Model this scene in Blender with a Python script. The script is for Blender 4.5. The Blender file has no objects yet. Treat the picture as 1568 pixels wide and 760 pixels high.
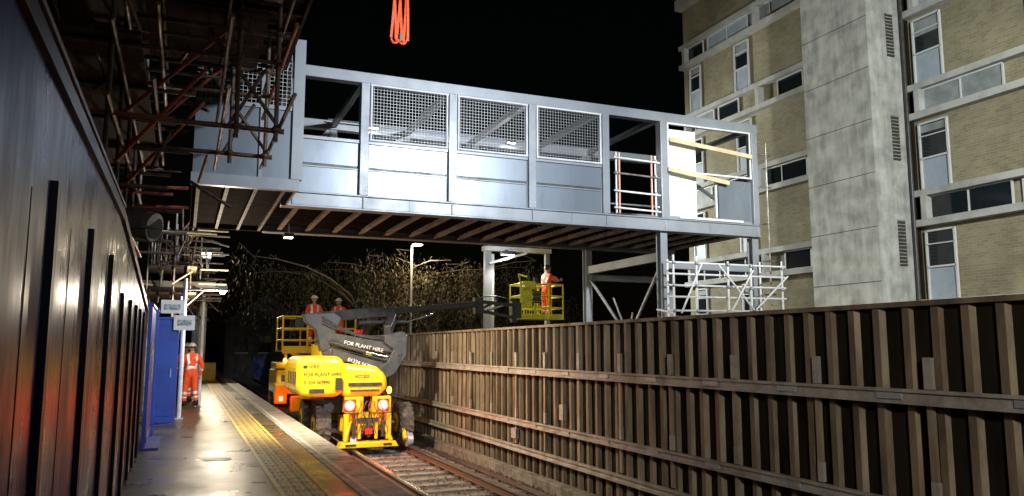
import bpy, bmesh, math, random
from mathutils import Vector, Matrix
random.seed(7)
R=random.random
def U(a,b): return a+(b-a)*R()
S=bpy.context.scene
# ------------------------------------------------------------ materials
def mat(name, col, rough=.6, metal=0., col2=None, scale=3., mixlo=.4, mixhi=.65, bump=0., bscale=30., rvar=0., emit=None, estr=0., stretch=None, spec=.5, coat=0.):
    m=bpy.data.materials.new(name); m.use_nodes=True
    n=m.node_tree.nodes; l=m.node_tree.links; b=n['Principled BSDF']
    b.inputs['Base Color'].default_value=(*col,1); b.inputs['Roughness'].default_value=rough
    b.inputs['Metallic'].default_value=metal; b.inputs['Specular IOR Level'].default_value=spec
    if coat: b.inputs['Coat Weight'].default_value=coat
    tc=n.new('ShaderNodeTexCoord'); mp=n.new('ShaderNodeMapping'); l.new(tc.outputs['Object'],mp.inputs[0])
    if stretch: mp.inputs['Scale'].default_value=stretch
    if col2 is not None or rvar:
        nz=n.new('ShaderNodeTexNoise'); nz.inputs['Scale'].default_value=scale; nz.inputs['Detail'].default_value=7; nz.inputs['Roughness'].default_value=.65
        l.new(mp.outputs[0],nz.inputs['Vector'])
        rp=n.new('ShaderNodeMapRange'); rp.inputs[1].default_value=mixlo; rp.inputs[2].default_value=mixhi
        l.new(nz.outputs[0],rp.inputs[0])
        if col2 is not None:
            mx=n.new('ShaderNodeMix'); mx.data_type='RGBA'; mx.inputs[6].default_value=(*col,1); mx.inputs[7].default_value=(*col2,1)
            l.new(rp.outputs[0],mx.inputs[0]); l.new(mx.outputs[2],b.inputs['Base Color'])
        if rvar:
            r2=n.new('ShaderNodeMapRange'); r2.inputs[3].default_value=rough; r2.inputs[4].default_value=rough+rvar
            l.new(rp.outputs[0],r2.inputs[0]); l.new(r2.outputs[0],b.inputs['Roughness'])
    if bump:
        nb=n.new('ShaderNodeTexNoise'); nb.inputs['Scale'].default_value=bscale; nb.inputs['Detail'].default_value=5
        l.new(mp.outputs[0],nb.inputs['Vector'])
        bp=n.new('ShaderNodeBump'); bp.inputs['Strength'].default_value=bump; bp.inputs['Distance'].default_value=.02
        l.new(nb.outputs[0],bp.inputs['Height']); l.new(bp.outputs[0],b.inputs['Normal'])
    if emit:
        b.inputs['Emission Color'].default_value=(*emit,1); b.inputs['Emission Strength'].default_value=estr
    return m
M={}
M['steel']=mat('bridge_grey_paint',(.30,.33,.365),.34,.15,(.21,.235,.265),1.3,.35,.7,bump=.05,bscale=6,rvar=.14)
M['steel_panel']=mat('bridge_panel_paint',(.225,.265,.315),.24,.35,(.14,.17,.21),1.2,.35,.7,bump=.10,bscale=2.2,rvar=.18,stretch=(1,1,.35))
M['galv']=mat('galvanised_steel',(.5,.52,.55),.4,.5,(.36,.38,.40),6,rvar=.2)
M['mesh']=mat('weldmesh_wire',(.50,.52,.54),.45,.4)
M['white']=mat('white_paint',(.78,.8,.82),.45,0,(.64,.66,.7),4)
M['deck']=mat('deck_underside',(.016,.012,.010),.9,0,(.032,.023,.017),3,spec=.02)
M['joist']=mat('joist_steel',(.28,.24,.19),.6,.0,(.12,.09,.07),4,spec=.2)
M['rust']=mat('rusty_tube',(.13,.075,.05),.55,.4,(.22,.18,.15),5,bump=.1)
M['tube']=mat('scaffold_tube',(.38,.37,.36),.4,.6,(.15,.10,.07),4,rvar=.2)
M['tuber']=mat('scaffold_tube_red',(.55,.10,.04),.5,.1,(.3,.10,.06),5)
M['tubeo']=mat('guard_tube_orange',(.75,.28,.15),.5,.1,(.7,.5,.42),7)
M['board']=mat('scaffold_board',(.040,.023,.015),.8,0,(.014,.009,.007),4,bump=.3)
M['ply']=mat('pale_plank',(.62,.55,.36),.7,0,(.5,.42,.26),3)
M['whiteboard']=mat('white_sheet_board',(.88,.88,.86),.6,0,(.8,.81,.8),2)
M['hoard']=mat('hoarding_navy_gloss',(.012,.038,.24),.24,0,(.007,.02,.12),2.5,bump=.22,bscale=2.2,rvar=.22,spec=.07,stretch=(1,1,.25))
M['batten']=mat('hoarding_batten',(.004,.007,.025),.45,0,spec=.1)
M['blue']=mat('blue_paint',(.03,.09,.50),.4,0,(.02,.06,.36),2,rvar=.15)
M['poster']=mat('poster_paper',(.45,.5,.52),.5,0,(.16,.25,.33),14,.45,.52)
M['posterY']=mat('poster_yellow',(.6,.42,.05),.5,0,(.1,.09,.05),20,.5,.54)
M['yellow']=mat('machine_yellow',(.82,.56,.012),.30,0,(.52,.32,.012),5,.5,.75,rvar=.25,coat=.2)
M['lime']=mat('basket_yellow',(.76,.72,.03),.4,0,(.5,.45,.03),6)
M['black']=mat('machine_black',(.035,.037,.043),.36,.1,(.07,.066,.06),5,rvar=.2)
M['rubber']=mat('tyre_rubber',(.05,.045,.04),.75,0,(.14,.11,.08),7,bump=.3)
M['chrome']=mat('ram_chrome',(.7,.7,.7),.15,1)
M['decal']=mat('decal_white',(.75,.75,.72),.5)
M['decalb']=mat('decal_black',(.03,.03,.03),.5)
M['decalr']=mat('decal_red',(.6,.02,.015),.5)
M['redlamp']=mat('red_lamp',(.8,.02,.01),.3,emit=(1,.03,.022),estr=30)
M['redlampc']=mat('red_lamp_core',(.9,.3,.3),.3,emit=(1,.25,.2),estr=30)
M['lamp']=mat('lamp_glass',(.9,.9,.9),.3,emit=(1,.95,.85),estr=14)
M['amber']=mat('amber_lamp',(.9,.4,.05),.3,emit=(1,.40,.04),estr=12)
M['orange']=mat('hivis_orange',(.97,.12,.02),.75,0,(.75,.07,.012),9,bump=.5,bscale=14)
M['reflect']=mat('reflective_tape',(.8,.82,.8),.35,.2)
M['boot']=mat('boot_black',(.02,.018,.015),.6)
M['skin']=mat('skin',(.5,.28,.19),.55)
M['hair']=mat('hair_brown',(.05,.03,.02),.7)
M['helmet']=mat('helmet_white',(.8,.8,.78),.3)
M['helmetb']=mat('helmet_dark',(.03,.03,.035),.3)
M['eye']=mat('eye_dark',(.02,.02,.02),.2)
M['fence']=mat('fence_brown_steel',(.27,.205,.13),.5,.1,(.10,.075,.05),2.6,.36,.64,bump=.2,stretch=(1,1,.3),rvar=.2)
M['fenceb']=mat('fence_pale_edge',(.40,.33,.23),.5,.1,(.18,.135,.09),3.5,.36,.64,bump=.2,stretch=(1,1,.3))  # paler brown for one ridge side and the uprights
M['fenced']=mat('fence_recess',(.026,.019,.012),.8,0,(.011,.009,.007),3,stretch=(1,1,.3),spec=.1)  # recess shade put into the colour, near black beside the ridges
M['rail']=mat('fence_rail_grey',(.46,.44,.40),.45,.15,(.27,.24,.20),3,rvar=.2)
M['steelrail']=mat('rail_head',(.5,.48,.45),.25,.9)
M['railrust']=mat('rail_web_rust',(.12,.06,.035),.8)
M['sleeper']=mat('concrete_sleeper',(.24,.22,.19),.8,0,(.09,.075,.06),5)
M['ballast']=mat('ballast_bed',(.08,.055,.04),.95,0,(.17,.12,.085),18,bump=1,bscale=22)
M['stone']=mat('ballast_stone',(.26,.17,.115),.9,0,(.09,.06,.05),9)
M['ground']=mat('ground_soil',(.045,.04,.03),.95,0,(.03,.035,.02),.6,bump=.6,bscale=6)
M['coping']=mat('platform_coping',(.32,.30,.26),.4,0,(.15,.135,.11),3,bump=.15,rvar=.3)
M['pwall']=mat('platform_wall_brick',(.13,.09,.07),.8,0,(.06,.05,.04),4)
M['conc']=mat('facade_concrete',(.48,.49,.47),.8,0,(.31,.32,.31),1.2,bump=.15,rvar=.1)
M['glass']=mat('window_glass_dark',(.012,.016,.02),.08,0,spec=.6)
M['wpanel']=mat('window_spandrel_blue',(.36,.42,.50),.5,0,(.28,.34,.42),2)
M['blind']=mat('window_blind',(.30,.33,.34),.6,0,(.18,.21,.22),2)
M['bpanel']=mat('brown_infill_panel',(.18,.11,.06),.6,0,(.12,.08,.05),2)
M['wframe']=mat('window_frame',(.6,.61,.62),.5)
M['cable']=mat('steel_cable',(.1,.1,.1),.4,.8)
M['sling']=mat('orange_sling',(.95,.13,.03),.6,0,(.9,.25,.1),14,emit=(1,.08,.02),estr=.35)  # slight emission added so the sling looks brightly lit
M['bark']=mat('bark',(.16,.12,.085),.9,0,(.08,.06,.045),8,bump=.6)
M['leaf']=mat('willow_leaf',(.085,.078,.035),.8,0,(.055,.05,.025),.8)
M['leaf2']=mat('willow_leaf_dry',(.115,.085,.045),.8,0,(.075,.055,.03),.8)
M['roof']=mat('slate_roof',(.05,.05,.055),.7)
M['render']=mat('house_render',(.16,.15,.14),.8,0,(.1,.095,.09),2)

def tree(m): return m.node_tree.nodes,m.node_tree.links,m.node_tree.nodes['Principled BSDF']
m=bpy.data.materials.new('wet_asphalt'); m.use_nodes=True; n,l,b=tree(m)
tc=n.new('ShaderNodeTexCoord')
n1=n.new('ShaderNodeTexNoise'); n1.inputs['Scale'].default_value=.9; n1.inputs['Detail'].default_value=10; n1.inputs['Roughness'].default_value=.68; l.new(tc.outputs['Object'],n1.inputs['Vector'])
n2=n.new('ShaderNodeTexNoise'); n2.inputs['Scale'].default_value=60; n2.inputs['Detail'].default_value=3; l.new(tc.outputs['Object'],n2.inputs['Vector'])
r=n.new('ShaderNodeMapRange'); r.inputs[1].default_value=.38; r.inputs[2].default_value=.64; r.inputs[3].default_value=.24; r.inputs[4].default_value=.48; l.new(n1.outputs[0],r.inputs[0]); l.new(r.outputs[0],b.inputs['Roughness'])
mx=n.new('ShaderNodeMix'); mx.data_type='RGBA'; mx.inputs[6].default_value=(.040,.030,.014,1); mx.inputs[7].default_value=(.12,.095,.050,1)
r2=n.new('ShaderNodeMapRange'); r2.inputs[1].default_value=.36; r2.inputs[2].default_value=.66; l.new(n1.outputs[0],r2.inputs[0]); l.new(r2.outputs[0],mx.inputs[0]); l.new(mx.outputs[2],b.inputs['Base Color'])
bp=n.new('ShaderNodeBump'); bp.inputs['Strength'].default_value=.5; bp.inputs['Distance'].default_value=.006; l.new(n2.outputs[0],bp.inputs['Height']); l.new(bp.outputs[0],b.inputs['Normal'])
M['asphalt']=m
M['tactile']=mat('tactile_paving_ochre',(.32,.20,.04),.40,0,(.16,.105,.03),4,rvar=.25,bump=.2)
M['yline']=mat('yellow_line_paint',(.62,.40,.03),.45,0,(.26,.17,.03),7,.45,.75)
M['wline']=mat('white_line_paint',(.6,.6,.57),.45,0,(.25,.24,.22),5,.4,.7)
m=bpy.data.materials.new('yellow_stock_brick'); m.use_nodes=True; n,l,b=tree(m)
tc=n.new('ShaderNodeTexCoord'); sp=n.new('ShaderNodeSeparateXYZ'); cb=n.new('ShaderNodeCombineXYZ'); ad=n.new('ShaderNodeMath')
l.new(tc.outputs['Object'],sp.inputs[0]); l.new(sp.outputs[0],ad.inputs[0]); l.new(sp.outputs[1],ad.inputs[1]); l.new(ad.outputs[0],cb.inputs[0]); l.new(sp.outputs[2],cb.inputs[1])
bk=n.new('ShaderNodeTexBrick'); bk.inputs['Scale'].default_value=1; bk.inputs['Brick Width'].default_value=.225; bk.inputs['Row Height'].default_value=.075; bk.inputs['Mortar Size'].default_value=.009
bk.inputs['Color1'].default_value=(.33,.29,.17,1); bk.inputs['Color2'].default_value=(.25,.21,.125,1); bk.inputs['Mortar'].default_value=(.31,.30,.24,1)
l.new(cb.outputs[0],bk.inputs['Vector'])
nz=n.new('ShaderNodeTexNoise'); nz.inputs['Scale'].default_value=.55; nz.inputs['Detail'].default_value=9; nz.inputs['Roughness'].default_value=.65; l.new(tc.outputs['Object'],nz.inputs['Vector'])
rr=n.new('ShaderNodeMapRange'); rr.inputs[1].default_value=.35; rr.inputs[2].default_value=.65; rr.inputs[3].default_value=.62; rr.inputs[4].default_value=1.1; l.new(nz.outputs[0],rr.inputs[0])
ml=n.new('ShaderNodeMix'); ml.data_type='RGBA'; ml.blend_type='MULTIPLY'; ml.inputs[0].default_value=1; l.new(bk.outputs[0],ml.inputs[6]); l.new(rr.outputs[0],ml.inputs[7]); l.new(ml.outputs[2],b.inputs['Base Color'])
b.inputs['Roughness'].default_value=.85
M['brick']=m
m=bpy.data.materials.new('tower_concrete'); m.use_nodes=True; n,l,b=tree(m)
tc=n.new('ShaderNodeTexCoord'); mp=n.new('ShaderNodeMapping'); mp.inputs['Scale'].default_value=(3,3,.35); l.new(tc.outputs['Object'],mp.inputs[0])
n1=n.new('ShaderNodeTexNoise'); n1.inputs['Scale'].default_value=1.2; n1.inputs['Detail'].default_value=9; n1.inputs['Roughness'].default_value=.7; l.new(mp.outputs[0],n1.inputs['Vector'])
n2=n.new('ShaderNodeTexNoise'); n2.inputs['Scale'].default_value=2.5; n2.inputs['Detail'].default_value=9; l.new(tc.outputs['Object'],n2.inputs['Vector'])
aa=n.new('ShaderNodeMath'); l.new(n1.outputs[0],aa.inputs[0]); l.new(n2.outputs[0],aa.inputs[1])
cr=n.new('ShaderNodeValToRGB'); cr.color_ramp.elements[0].color=(.27,.275,.255,1); cr.color_ramp.elements[1].color=(.50,.51,.48,1)
hf=n.new('ShaderNodeMath'); hf.operation='MULTIPLY'; l.new(aa.outputs[0],hf.inputs[0]); 
cr.color_ramp.elements[0].position=.40; cr.color_ramp.elements[1].position=.60; hf.inputs[1].default_value=.5
l.new(hf.outputs[0],cr.inputs[0]); l.new(cr.outputs[0],b.inputs['Base Color']); b.inputs['Roughness'].default_value=.85
M['tower']=m

# ------------------------------------------------------------ mesh builder
class MB:
    def __init__(s): s.v=[]; s.f=[]; s.mi=[]; s.ms=[]; s.sm=[]
    def mid(s,k):
        if k not in s.ms: s.ms.append(k)
        return s.ms.index(k)
    def raw(s,vs,fs,k,smooth=False):
        o=len(s.v); s.v+= [tuple(v) for v in vs]; i=s.mid(k)
        for f in fs: s.f.append([o+j for j in f]); s.mi.append(i); s.sm.append(smooth)
    def box(s,a,b,k):
        x0,y0,z0=[min(a[i],b[i]) for i in range(3)]; x1,y1,z1=[max(a[i],b[i]) for i in range(3)]
        vs=[(x0,y0,z0),(x1,y0,z0),(x1,y1,z0),(x0,y1,z0),(x0,y0,z1),(x1,y0,z1),(x1,y1,z1),(x0,y1,z1)]
        s.raw(vs,[(0,3,2,1),(4,5,6,7),(0,1,5,4),(1,2,6,5),(2,3,7,6),(3,0,4,7)],k)
    def beam(s,p,q,w,h,k,w2=None,h2=None):
        p=Vector(p);q=Vector(q);d=(q-p).normalized()
        up=Vector((0,0,1)) if abs(d.z)<.99 else Vector((0,1,0))
        r=d.cross(up).normalized(); u=r.cross(d)
        w2=w2 or w; h2=h2 or h; vs=[]
        for c,ww,hh in ((p,w,h),(q,w2,h2)):
            for a,b in ((-1,-1),(1,-1),(1,1),(-1,1)): vs.append(c+r*a*ww/2+u*b*hh/2)
        s.raw(vs,[(3,2,1,0),(4,5,6,7),(0,1,5,4),(1,2,6,5),(2,3,7,6),(3,0,4,7)],k)
    def tube(s,p,q,r,k,seg=8,r2=None,cap=True):
        p=Vector(p);q=Vector(q);d=(q-p).normalized(); r2=r if r2 is None else r2
        up=Vector((0,0,1)) if abs(d.z)<.9 else Vector((1,0,0))
        a=d.cross(up).normalized(); b=a.cross(d); vs=[]
        for c,rr in ((p,r),(q,r2)):
            for i in range(seg):
                t=2*math.pi*i/seg; vs.append(c+a*math.cos(t)*rr+b*math.sin(t)*rr)
        s.raw(vs,[(i,(i+1)%seg,seg+(i+1)%seg,seg+i) for i in range(seg)],k,True)
        if cap: s.raw(vs,[tuple(range(seg))[::-1],tuple(range(seg,2*seg))],k)
    def ell(s,c,rad,k,seg=14,rings=9,M3=None,z0=-1.):
        vs=[];fs=[]
        c=Vector(c)
        t0=math.asin(max(-1,z0))
        for j in range(rings+1):
            t=t0+(math.pi/2-t0)*j/rings
            for i in range(seg):
                p=2*math.pi*i/seg
                v=Vector((math.cos(t)*math.cos(p)*rad[0],math.cos(t)*math.sin(p)*rad[1],math.sin(t)*rad[2]))
                if M3: v=M3@v
                vs.append(c+v)
        for j in range(rings):
            for i in range(seg): fs.append((j*seg+i,j*seg+(i+1)%seg,(j+1)*seg+(i+1)%seg,(j+1)*seg+i))
        s.raw(vs,fs,k,True)
    def prism(s,pts,y0,y1,k,axis='y'):
        n=len(pts)
        if axis=='y': A=[(x,y0,z) for x,z in pts]; B=[(x,y1,z) for x,z in pts]
        else: A=[(y0,x,z) for x,z in pts]; B=[(y1,x,z) for x,z in pts]
        s.raw(A+B,[tuple(range(n)),tuple(range(2*n-1,n-1,-1))]+[(i,n+i,n+(i+1)%n,(i+1)%n) for i in range(n)],k)
    def build(s,name,parent=None,bevel=0,seg=2,xf=None):
        me=bpy.data.meshes.new(name); me.from_pydata(s.v,[],s.f)
        for k in s.ms: me.materials.append(M[k])
        me.polygons.foreach_set('material_index',s.mi); me.polygons.foreach_set('use_smooth',s.sm)
        bm=bmesh.new(); bm.from_mesh(me)
        if bevel: bmesh.ops.remove_doubles(bm,verts=bm.verts,dist=1e-5)
        if len(bm.faces)<60000: bmesh.ops.recalc_face_normals(bm,faces=bm.faces)
        bm.to_mesh(me); bm.free()
        me.update()
        o=bpy.data.objects.new(name,me); S.collection.objects.link(o)
        if parent: o.parent=parent
        if bevel:
            md=o.modifiers.new('bevel','BEVEL'); md.width=bevel; md.segments=seg; md.limit_method='ANGLE'; md.angle_limit=math.radians(35)
        return o
def empty(name,loc=(0,0,0)):
    o=bpy.data.objects.new(name,None); S.collection.objects.link(o); o.location=loc; return o
def text(name,s,loc,size,k,parent,rot=(math.pi/2,0,0)):
    c=bpy.data.curves.new(name,'FONT'); c.body=s; c.size=size; c.extrude=.002; c.materials.append(M[k])
    o=bpy.data.objects.new(name,c); S.collection.objects.link(o); o.location=loc; o.rotation_euler=rot; o.parent=parent; return o

# ------------------------------------------------------------ ground / platform / track
b=MB(); b.raw([(-400,-400,-1.15),(400,-400,-1.15),(400,400,-1.15),(-400,400,-1.15)],[(0,1,2,3)],'ground'); b.build('ground')
b=MB()
b.box((-6,-6,-1.2),(2.38,95,-.08),'pwall'); b.box((-6,-6,-.08),(1.93,95,0),'asphalt')
y=-6
while y<95:
    b.box((1.934,y+.006,-.085),(2.46,y+.89,.006+U(0,.004)),'coping'); y+=.9
b.box((.35,12.6,0),(.75,13.0,.006),'coping')
pf=b.build('platform')
b=MB()
b.box((1.14,-6,0),(1.56,95,.005),'tactile')
for x in (1.09,1.58): b.box((x,-6,.001),(x+.05,95,.009),'yline')
y=3.
while y<36:
    for i in range(6):
        x=1.165+i*.066
        b.box((x,y,.004),(x+.026,y+.24,.012),'yline' if i%2 else 'tactile')
    y+=.30
b.build('tactile_paving_strip')
b=MB(); 
b.box((2.02,-6,.006),(2.08,95,.0125),'wline'); b.build('platform_edge_line')
b=MB()
b.prism([(2.4,-1.14),(2.4,-1.0),(3.0,-.93),(6.0,-.93),(6.5,-.98),(6.9,-1.14)],-6,95,'ballast')
b.build('ballast_bed')
b=MB()
for i in range(10000):
    x=U(2.5,6.1); yy=8+ (R()**1.6)*30; z=-.925
    if R()<.55: x=U(5.25,6.15)
    r=U(.02,.05)
    a=[Vector((r,0,-r*.5)),Vector((-r*.6,r*.9,-r*.4)),Vector((-r*.6,-r*.9,-r*.5)),Vector((U(-.3,.3)*r,U(-.3,.3)*r,r*U(.5,1)))]
    rot=Matrix.Rotation(U(0,6.3),3,'Z'); c=Vector((x,yy,z+r*.3+U(0,.03)))
    b.raw([c+rot@q for q in a],[(0,1,3),(1,2,3),(2,0,3),(0,2,1)],'stone')
b.build('ballast_stones')
b=MB()
y=-5
while y<80:
    b.box((3.25,y,-1.0),(5.8,y+.25,-.895),'sleeper'); 
    for x in (3.8,5.24): b.box((x-.14,y+.04,-.895),(x+.14,y+.21,-.87),'railrust')
    y+=.65
for x in (3.8,5.24):
    b.box((x-.07,-6,-.87),(x+.07,95,-.855),'railrust'); b.box((x-.01,-6,-.855),(x+.01,95,-.76),'railrust'); b.box((x-.035,-6,-.76),(x+.035,95,-.72),'steelrail')
b.build('railway_track')
b=MB(); b.box((6.12,-6,-1.1),(6.34,95,-.72),'sleeper'); b.build('concrete_kerb',bevel=.02)
b=MB()
for k in range(3): b.tube((5.75+k*.07,-6,-.86),(5.78+k*.05,95,-.86),.02,'black',6)
b.build('trackside_cables')

# ------------------------------------------------------------ trackside fence
b=MB()
y=-4; X=6.5; P=.33; D=.06
while y<95:
    zb=-1.1; zt=2.05; e=U(-.015,.015); j=U(-.01,.01)
    Xf=X+j
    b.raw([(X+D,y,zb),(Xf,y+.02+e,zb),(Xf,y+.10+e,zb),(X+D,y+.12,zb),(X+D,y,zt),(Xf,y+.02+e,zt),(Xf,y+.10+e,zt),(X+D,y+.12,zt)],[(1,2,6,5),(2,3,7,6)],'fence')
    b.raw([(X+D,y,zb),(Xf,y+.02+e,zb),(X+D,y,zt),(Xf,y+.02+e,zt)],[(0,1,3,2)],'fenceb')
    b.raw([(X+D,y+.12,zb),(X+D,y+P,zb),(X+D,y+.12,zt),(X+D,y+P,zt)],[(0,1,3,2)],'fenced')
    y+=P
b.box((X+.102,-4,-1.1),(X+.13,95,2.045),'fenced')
b.box((X-.03,-4,2.05),(X+.16,95,2.10),'fence')
for z,h in ((1.19,.12),(.15,.10),(-.38,.10)):
    b.box((X-.10,-4,z-h/2),(X-.016,95,z+h/2),'rail'); b.box((X-.13,-4,z+h/2-.02),(X-.10,95,z+h/2+.012),'rail'); b.box((X-.13,-4,z-h/2-.012),(X-.10,95,z-h/2+.02),'rail')
y=-3.2
while y<95:
    b.box((X-.055,y,1.265),(X-.013,y+.09,1.56),'rail'); b.box((X-.055,y,.215),(X-.013,y+.08,.42),'rail')
    b.box((X-.05,y+.01,-.3),(X-.017,y+.08,.09),'fenceb'); b.box((X-.05,y+.01,.42),(X-.014,y+.08,1.12),'fenceb')
    for z in (1.19,.15): b.box((X-.118,y+.3,z-.03),(X-.10,y+.6,z+.03),'galv')
    y+=1.42
b.box((X-.09,15.2,-.2),(X-.02,15.45,.0),'galv'); b.box((X-.09,13.0,.35),(X-.02,13.16,.62),'rail')
b.build('trackside_fence')

# ------------------------------------------------------------ footbridge
br=empty('footbridge')
Y0,Y1=15.,18.6; XL,XR=1.55,12.67; zb,zt=4.29,7.06
b=MB()
posts=[1.75,3.08,4.89,6.67,8.46,9.98,12.57]
for Y,sg in ((Y0,-1),(Y1,1)):
    b.box((XL,Y-.10,4.32),(XR,Y+.10,4.545),'steel'); b.box((XL,Y-.14,zb-.01),(XR,Y+.14,4.318),'steel'); b.box((XL,Y-.135,4.548),(XR,Y+.13,4.58),'steel')
    b.box((XL,Y-.10,6.84),(XR+.02,Y+.10,zt),'steel')
for x in posts:
    w=.085
    b.box((x-w,Y0-.12,4.582),(x+w,Y0+.09,6.838),'steel')
    b.box((x-w,Y1-.09,4.582),(x+w,Y1+.09,6.838),'steel')
    b.beam((x,Y0+.10,6.95),(x,Y1-.10,6.95),.12,.12,'steel')
    b.box((x-.012,Y0-.128,4.322),(x+.012,Y0-.102,4.545),'steel')
b.build('main_frame',br,bevel=.008)
b=MB()
for x in posts:
    for z in (4.62,4.70,6.74,6.80):
        for dx in (-.055,.055): b.tube((x+dx,Y0-.122,z),(x+dx,Y0-.135,z),.012,'galv',6)
for x in (4.0,7.6,11.2):
    b.box((x-.004,Y0-.103,4.325),(x+.004,Y0-.1,4.54),'black')
b.build('bolts',br)
b=MB()
for i in range(6):
    x0=posts[i]+.087; x1=posts[i+1]-.087
    if i==4: continue
    top=5.62
    if i==5:
        b.box((x0,Y0-.03,4.582),(x1,Y0,4.66),'steel'); 
        b.box((posts[i]+1.55,Y0-.03,4.662),(x1,Y0+.01,top),'steel_panel')
        b.box((x0,Y0-.05,4.662),(x0+.08,Y0+.02,6.838),'steel')
        continue
    b.box((x0,Y0-.03,4.583),(x1,Y0,5.10),'steel_panel'); b.box((x0,Y0-.015,5.10),(x1,Y0-.005,5.16),'black'); b.box((x0,Y0-.03,5.16),(x1,Y0,top),'steel_panel')
    b.box((x0,Y0-.055,5.085),(x1,Y0-.031,5.105),'steel')
    b.box((x0,Y0-.07,top),(x1,Y0+.05,top+.06),'steel')
    b.box((x0,Y0-.045,4.60),(x0+.02,Y0-.031,5.6),'steel'); b.box((x1-.02,Y0-.045,4.60),(x1,Y0-.031,5.6),'steel')
b.build('parapet_panels',br)
b=MB()
for i in range(6):
    x0=posts[i]+.087; x1=posts[i+1]-.087
    b.box((x0,Y1-.02,4.583),(x1,Y1+.01,5.30),'steel_panel'); b.box((x0,Y1-.05,5.30),(x1,Y1+.03,5.36),'steel')
    if i<5:
        b.beam((x0,Y1,5.4),(x1,Y1,6.84),.10,.10,'white' if i in(1,2) else 'steel')  # two braces in white: bright light on them put into the colour
b.beam((XR-.1,Y0+.1,4.6),(XR-.1,Y1-.1,6.8),.08,.08,'steel')
b.build('far_parapet',br)
b=MB()
for i in (1,2,3,5):
    x0=posts[i]+.10; x1=posts[i+1]-.10; z0=5.70; z1=6.82; Y=Y0-.09
    r=.024
    b.tube((x0+r,Y,z0),(x0+r,Y,z1),r,'white'); b.tube((x1-r,Y,z0),(x1-r,Y,z1),r,'white'); b.tube((x0,Y,z0),(x1,Y,z0),r,'white'); b.tube((x0,Y,z1),(x1,Y,z1),r,'white')
    if i==5: continue
    x=x0+.075
    while x<x1-.03: b.beam((x,Y,z0),(x,Y,z1),.0042,.0042,'mesh'); x+=.065
    z=z0+.065
    while z<z1-.03: b.beam((x0,Y+.006,z),(x1,Y+.006,z),.0042,.0042,'mesh'); z+=.065
b.build('mesh_windows',br)
b=MB()
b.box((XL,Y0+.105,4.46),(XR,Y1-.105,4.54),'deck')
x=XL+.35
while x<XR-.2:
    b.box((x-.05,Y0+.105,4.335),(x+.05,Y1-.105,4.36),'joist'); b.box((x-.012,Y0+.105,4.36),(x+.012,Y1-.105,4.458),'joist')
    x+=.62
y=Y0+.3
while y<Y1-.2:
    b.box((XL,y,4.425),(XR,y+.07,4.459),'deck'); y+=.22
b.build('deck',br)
b=MB()
b.box((10.16,Y0+.03,4.67),(10.95,Y0+.05,6.72),'whiteboard'); b.box((10.4,Y0-.07,4.61),(12.2,Y0-.032,4.66),'white')
b.beam((10.10,Y0-.16,6.42),(12.45,Y0-.16,6.22),.03,.10,'ply'); b.beam((10.05,Y0-.16,5.72),(11.75,Y0-.16,5.52),.03,.10,'ply')
b.box((11.45,Y0-.02,4.7),(11.50,Y0+.03,5.7),'white')
b.build('temporary_boarding',br)
b=MB()
for x in (8.68,8.76,9.60,9.70): b.tube((x,Y0-.16,4.6),(x,Y0-.16,5.98),.022,'tubeo' if x in(8.76,9.60) else 'white')
for z in (4.72,5.1,5.5,5.85): b.tube((8.6,Y0-.2,z),(9.8,Y0-.2,z-.03),.022,'white' if z!=5.5 else 'tube')
for x in (8.68,9.70):
    for z in (4.72,5.1,5.5,5.85): b.ell((x,Y0-.18,z),(.04,.05,.045),'galv',8,5)
b.tube((9.75,Y0-.2,4.8),(9.75,Y1,5.6),.022,'white')
b.build('doorway_guard_rail',br)
b=MB()
for x,Y in ((9.98,Y0),(12.57,Y0),(9.98,Y1),(12.57,Y1)):
    b.box((x-.09,Y-.02,-1.1),(x+.09,Y+.0,4.28),'steel'); b.box((x-.09,Y+.16,-1.1),(x+.09,Y+.18,4.28),'steel'); b.box((x-.012,Y,-1.1),(x+.012,Y+.16,4.28),'steel')
b.box((9.92,Y0+.19,3.62),(10.04,Y1-.03,3.82),'steel'); b.box((10.1,Y0+.02,3.45),(12.47,Y0+.14,3.62),'steel'); b.box((10.1,Y1+.02,3.45),(12.47,Y1+.14,3.62),'steel')
b.beam((9.98,Y1-.1,3.45),(9.98,16.6,1.9),.05,.05,'galv'); b.beam((9.98,Y0+.2,3.45),(9.98,16.6,1.9),.05,.05,'galv')
b.beam((9.98,16.2,1.9),(9.98,17.0,1.9),.12,.25,'galv'); b.beam((9.98,16.4,2.5),(9.98,16.6,1.9),.03,.03,'galv'); b.beam((9.98,17.3,2.9),(9.98,16.6,1.9),.03,.03,'galv')
b.build('support_trestle',br)
b=MB()
Yn=13.3
b.box((0,Yn,4.27),(1.60,Yn+.04,5.62),'steel_panel'); b.box((-.02,Yn-.05,4.25),(1.66,Yn+.09,4.44),'steel')
b.box((1.52,Yn-.06,4.441),(1.70,Yn+.12,6.88),'steel'); b.box((1.0,Yn-.04,4.441),(1.06,Yn-.002,6.7),'steel')
b.box((0,Yn-.03,5.62),(1.51,Yn+.07,5.69),'steel'); b.box((0,Yn-.05,6.72),(1.51,Yn+.08,6.86),'steel')
b.box((1.62,Yn+.121,4.3),(1.66,Y0-.15,5.7),'steel_panel'); b.box((1.58,Yn+.121,6.75),(1.69,Y0-.1,6.88),'steel')
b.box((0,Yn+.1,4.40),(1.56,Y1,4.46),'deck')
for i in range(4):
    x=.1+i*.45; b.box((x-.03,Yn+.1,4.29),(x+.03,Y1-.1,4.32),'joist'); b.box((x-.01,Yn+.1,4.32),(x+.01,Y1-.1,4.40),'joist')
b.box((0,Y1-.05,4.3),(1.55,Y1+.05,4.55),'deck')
x=.08
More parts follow.
